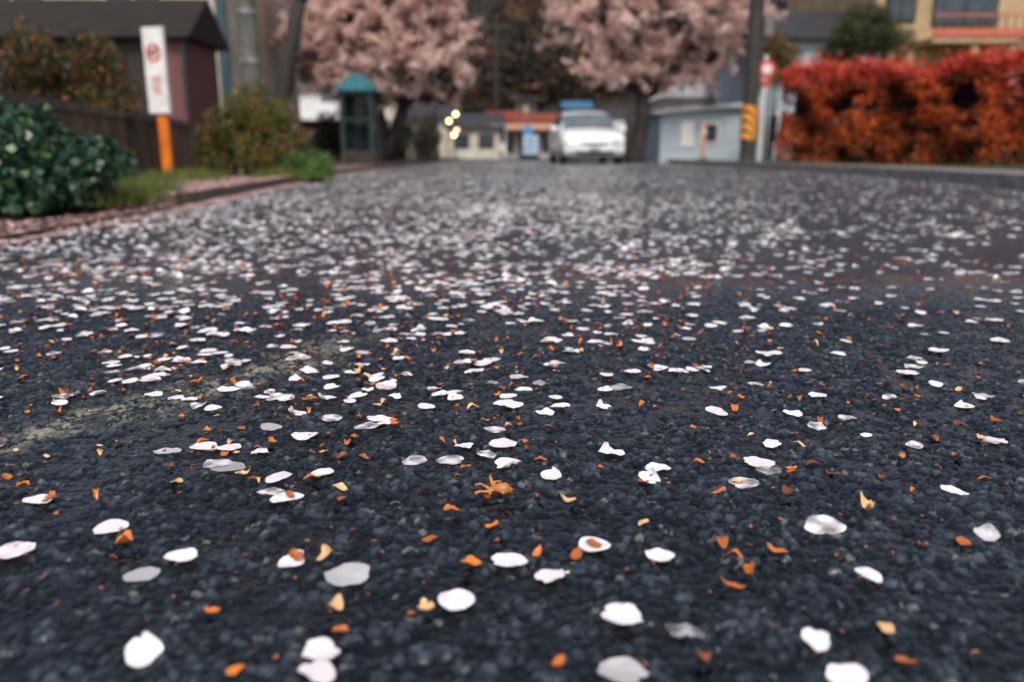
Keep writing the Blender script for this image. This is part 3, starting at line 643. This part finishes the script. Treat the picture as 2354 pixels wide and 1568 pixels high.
# ---------------------------------------------------------------- car
def car(loc,rz):
    r=empty('parked_car',loc,rz)
    paint=mat('white_car_paint',(.82,.84,.86),.22,(.79,.81,.83),2); paint.node_tree.nodes['Principled BSDF'].inputs['Coat Weight'].default_value=.6
    blk=mat('black_plastic',(.02,.02,.022),.45); gl=mat('windscreen_glass',(.13,.17,.20),.06,(.10,.13,.15),2); tyre=mat('tyre_rubber',(.02,.02,.02),.8); rim=mat('alloy_rim',(.5,.5,.5),.3,metal=.8)
    lamp=mat('headlamp_glass',(.55,.58,.6),.1); chrome=mat('chrome',(.6,.6,.62),.15,metal=.9)
    st=[(-.02,.28,.60,.62,.66,.60),(.05,.22,.68,.72,.80,.72),(.25,.20,.76,.82,.845,.76),(.75,.20,.84,.91,.86,.78),(1.0,.2,.88,.95,.86,.74),(1.35,.2,.91,1.22,.86,.69),(1.65,.2,.92,1.37,.86,.66),(2.2,.2,.93,1.46,.86,.655),(3.2,.2,.94,1.45,.86,.65),(3.8,.2,.95,1.36,.85,.64),(4.1,.24,.94,1.05,.82,.70),(4.2,.3,.80,.85,.74,.66)]
    V=[];F=[]
    for y,zb,zl,zr,hb,hr in st:
        half=[(0,zb),(hb*.9,zb),(hb,zb+.12),(hb+.005,(zb+zl)/2),(hb,zl-.02),(hb-.03,zl+.01),((hb+hr)/2-.012,(zl+zr)/2),(hr,zr-.045),(hr-.09,zr-.003),(hr*.5,zr+.015),(0,zr+.02)]
        full=half+[(-a,b_) for a,b_ in half[-2:0:-1]]
        V+=[(a,y,b_) for a,b_ in full]
    k=20
    for i in range(len(st)-1):
        for j in range(k): j2=(j+1)%k; F.append((i*k+j,i*k+j2,(i+1)*k+j2,(i+1)*k+j))
    F.append(tuple(range(k))[::-1]); F.append(tuple((len(st)-1)*k+j for j in range(k)))
    o=meshobj('body',V,F,[paint,gl],r,True)
    for p in o.data.polygons:
        c=p.center
        if len(p.vertices)==4:
            if 1.0<c.y<1.6 and c.z>.90 and abs(c.x)<.74 and abs(p.normal.z)>.1: p.material_index=1
            if 1.35<c.y<3.8 and .95<c.z<1.36 and abs(c.x)>.66: p.material_index=1
    e=o.modifiers.new('e','EDGE_SPLIT'); e.split_angle=math.radians(45)
    box('grille',(-.36,-.045,.50),(.36,-.015,.57),blk,r,.01); box('grille_bar',(-.36,-.055,.53),(.36,-.046,.545),chrome,r)
    box('lower_intake',(-.55,-.035,.27),(.55,.05,.37),blk,r,.02)
    box('number_plate',(-.165,-.06,.385),(.165,-.04,.47),M_white,r)
    pg=mat('plate_green',(.02,.12,.05),.5)
    for i in range(4): box(f'plate_digit_{i}',(-.11+i*.06,-.064,.40),(-.075+i*.06,-.061,.45),pg,r)
    for s in (-1,1):
        V=[(s*.40,-.035,.56),(s*.64,-.03,.52),(s*.79,.03,.56),(s*.82,.16,.72),(s*.66,.04,.69),(s*.42,-.01,.62)]
        q=[(a,b_-.03,c) for a,b_,c in V]+[(a,b_+.10,c) for a,b_,c in V]
        Ff=[tuple(range(6)),tuple(range(11,5,-1))]+[(i,(i+1)%6,6+(i+1)%6,6+i) for i in range(6)]
        meshobj(f'headlamp_{s}',q,Ff,lamp,r)
        tube(f'fog_lamp_{s}',[(s*.64,-.02,.33),(s*.64,.05,.33)],.05,chrome,r)
        box(f'mirror_{s}',(s*.96-.09,1.15,.90),(s*.96+.09,1.28,1.03),paint,r,.03); box(f'mirror_arm_{s}',(s*.86-.04,1.2,.89),(s*.86+.04,1.25,.93),blk,r)
        for nm,y in (('front',.75),('rear',3.35)):
            tube(f'wheel_{nm}_{s}',[(s*.67,y,.30),(s*.69,y,.30),(s*.84,y,.30),(s*.865,y,.30)],[.27,.30,.30,.27],tyre,r,24)
            tube(f'rim_{nm}_{s}',[(s*.866,y,.30),(s*.872,y,.30)],.19,rim,r,20)
    for s in (-.3,.25): box(f'wiper_{s}',(s-.28,.98,.955),(s+.28,1.0,.97),blk,r,rot=(0,-.06,0))
    box('rear_view_mirror',(-.1,1.45,1.27),(.1,1.47,1.32),blk,r)
    box('underbody',(-.7,.1,.17),(.7,4.05,.24),blk,r)
    return r
car((2.2,21.8,0),math.radians(3))
cab=[]
for k,(dx,zz) in enumerate([(-.8,7.95),(0,7.95),(.8,7.95),(0,5.6)]):
    a=Vector((5.06+dx,17.6,zz));b_=Vector((5.6+dx,48,zz+1)); pts=[a.lerp(b_,t/10)-Vector((0,0,.8*(1-(2*t/10-1)**2))) for t in range(11)]; cab.append((pts,[.012]*11))
V,F=tubes(cab,5); meshobj('overhead_cables',V,F,M_dark)

# ---------------------------------------------------------------- camera
cd=bpy.data.cameras.new('camera'); cd.lens=28; cd.sensor_width=36; cd.clip_start=.02; cd.clip_end=1500
cd.dof.use_dof=True; cd.dof.focus_distance=.87; cd.dof.aperture_fstop=3.5
co=bpy.data.objects.new('camera',cd); co.location=(0,0,.3); co.rotation_euler=(math.radians(76.72),0,0); S.collection.objects.link(co); S.camera=co
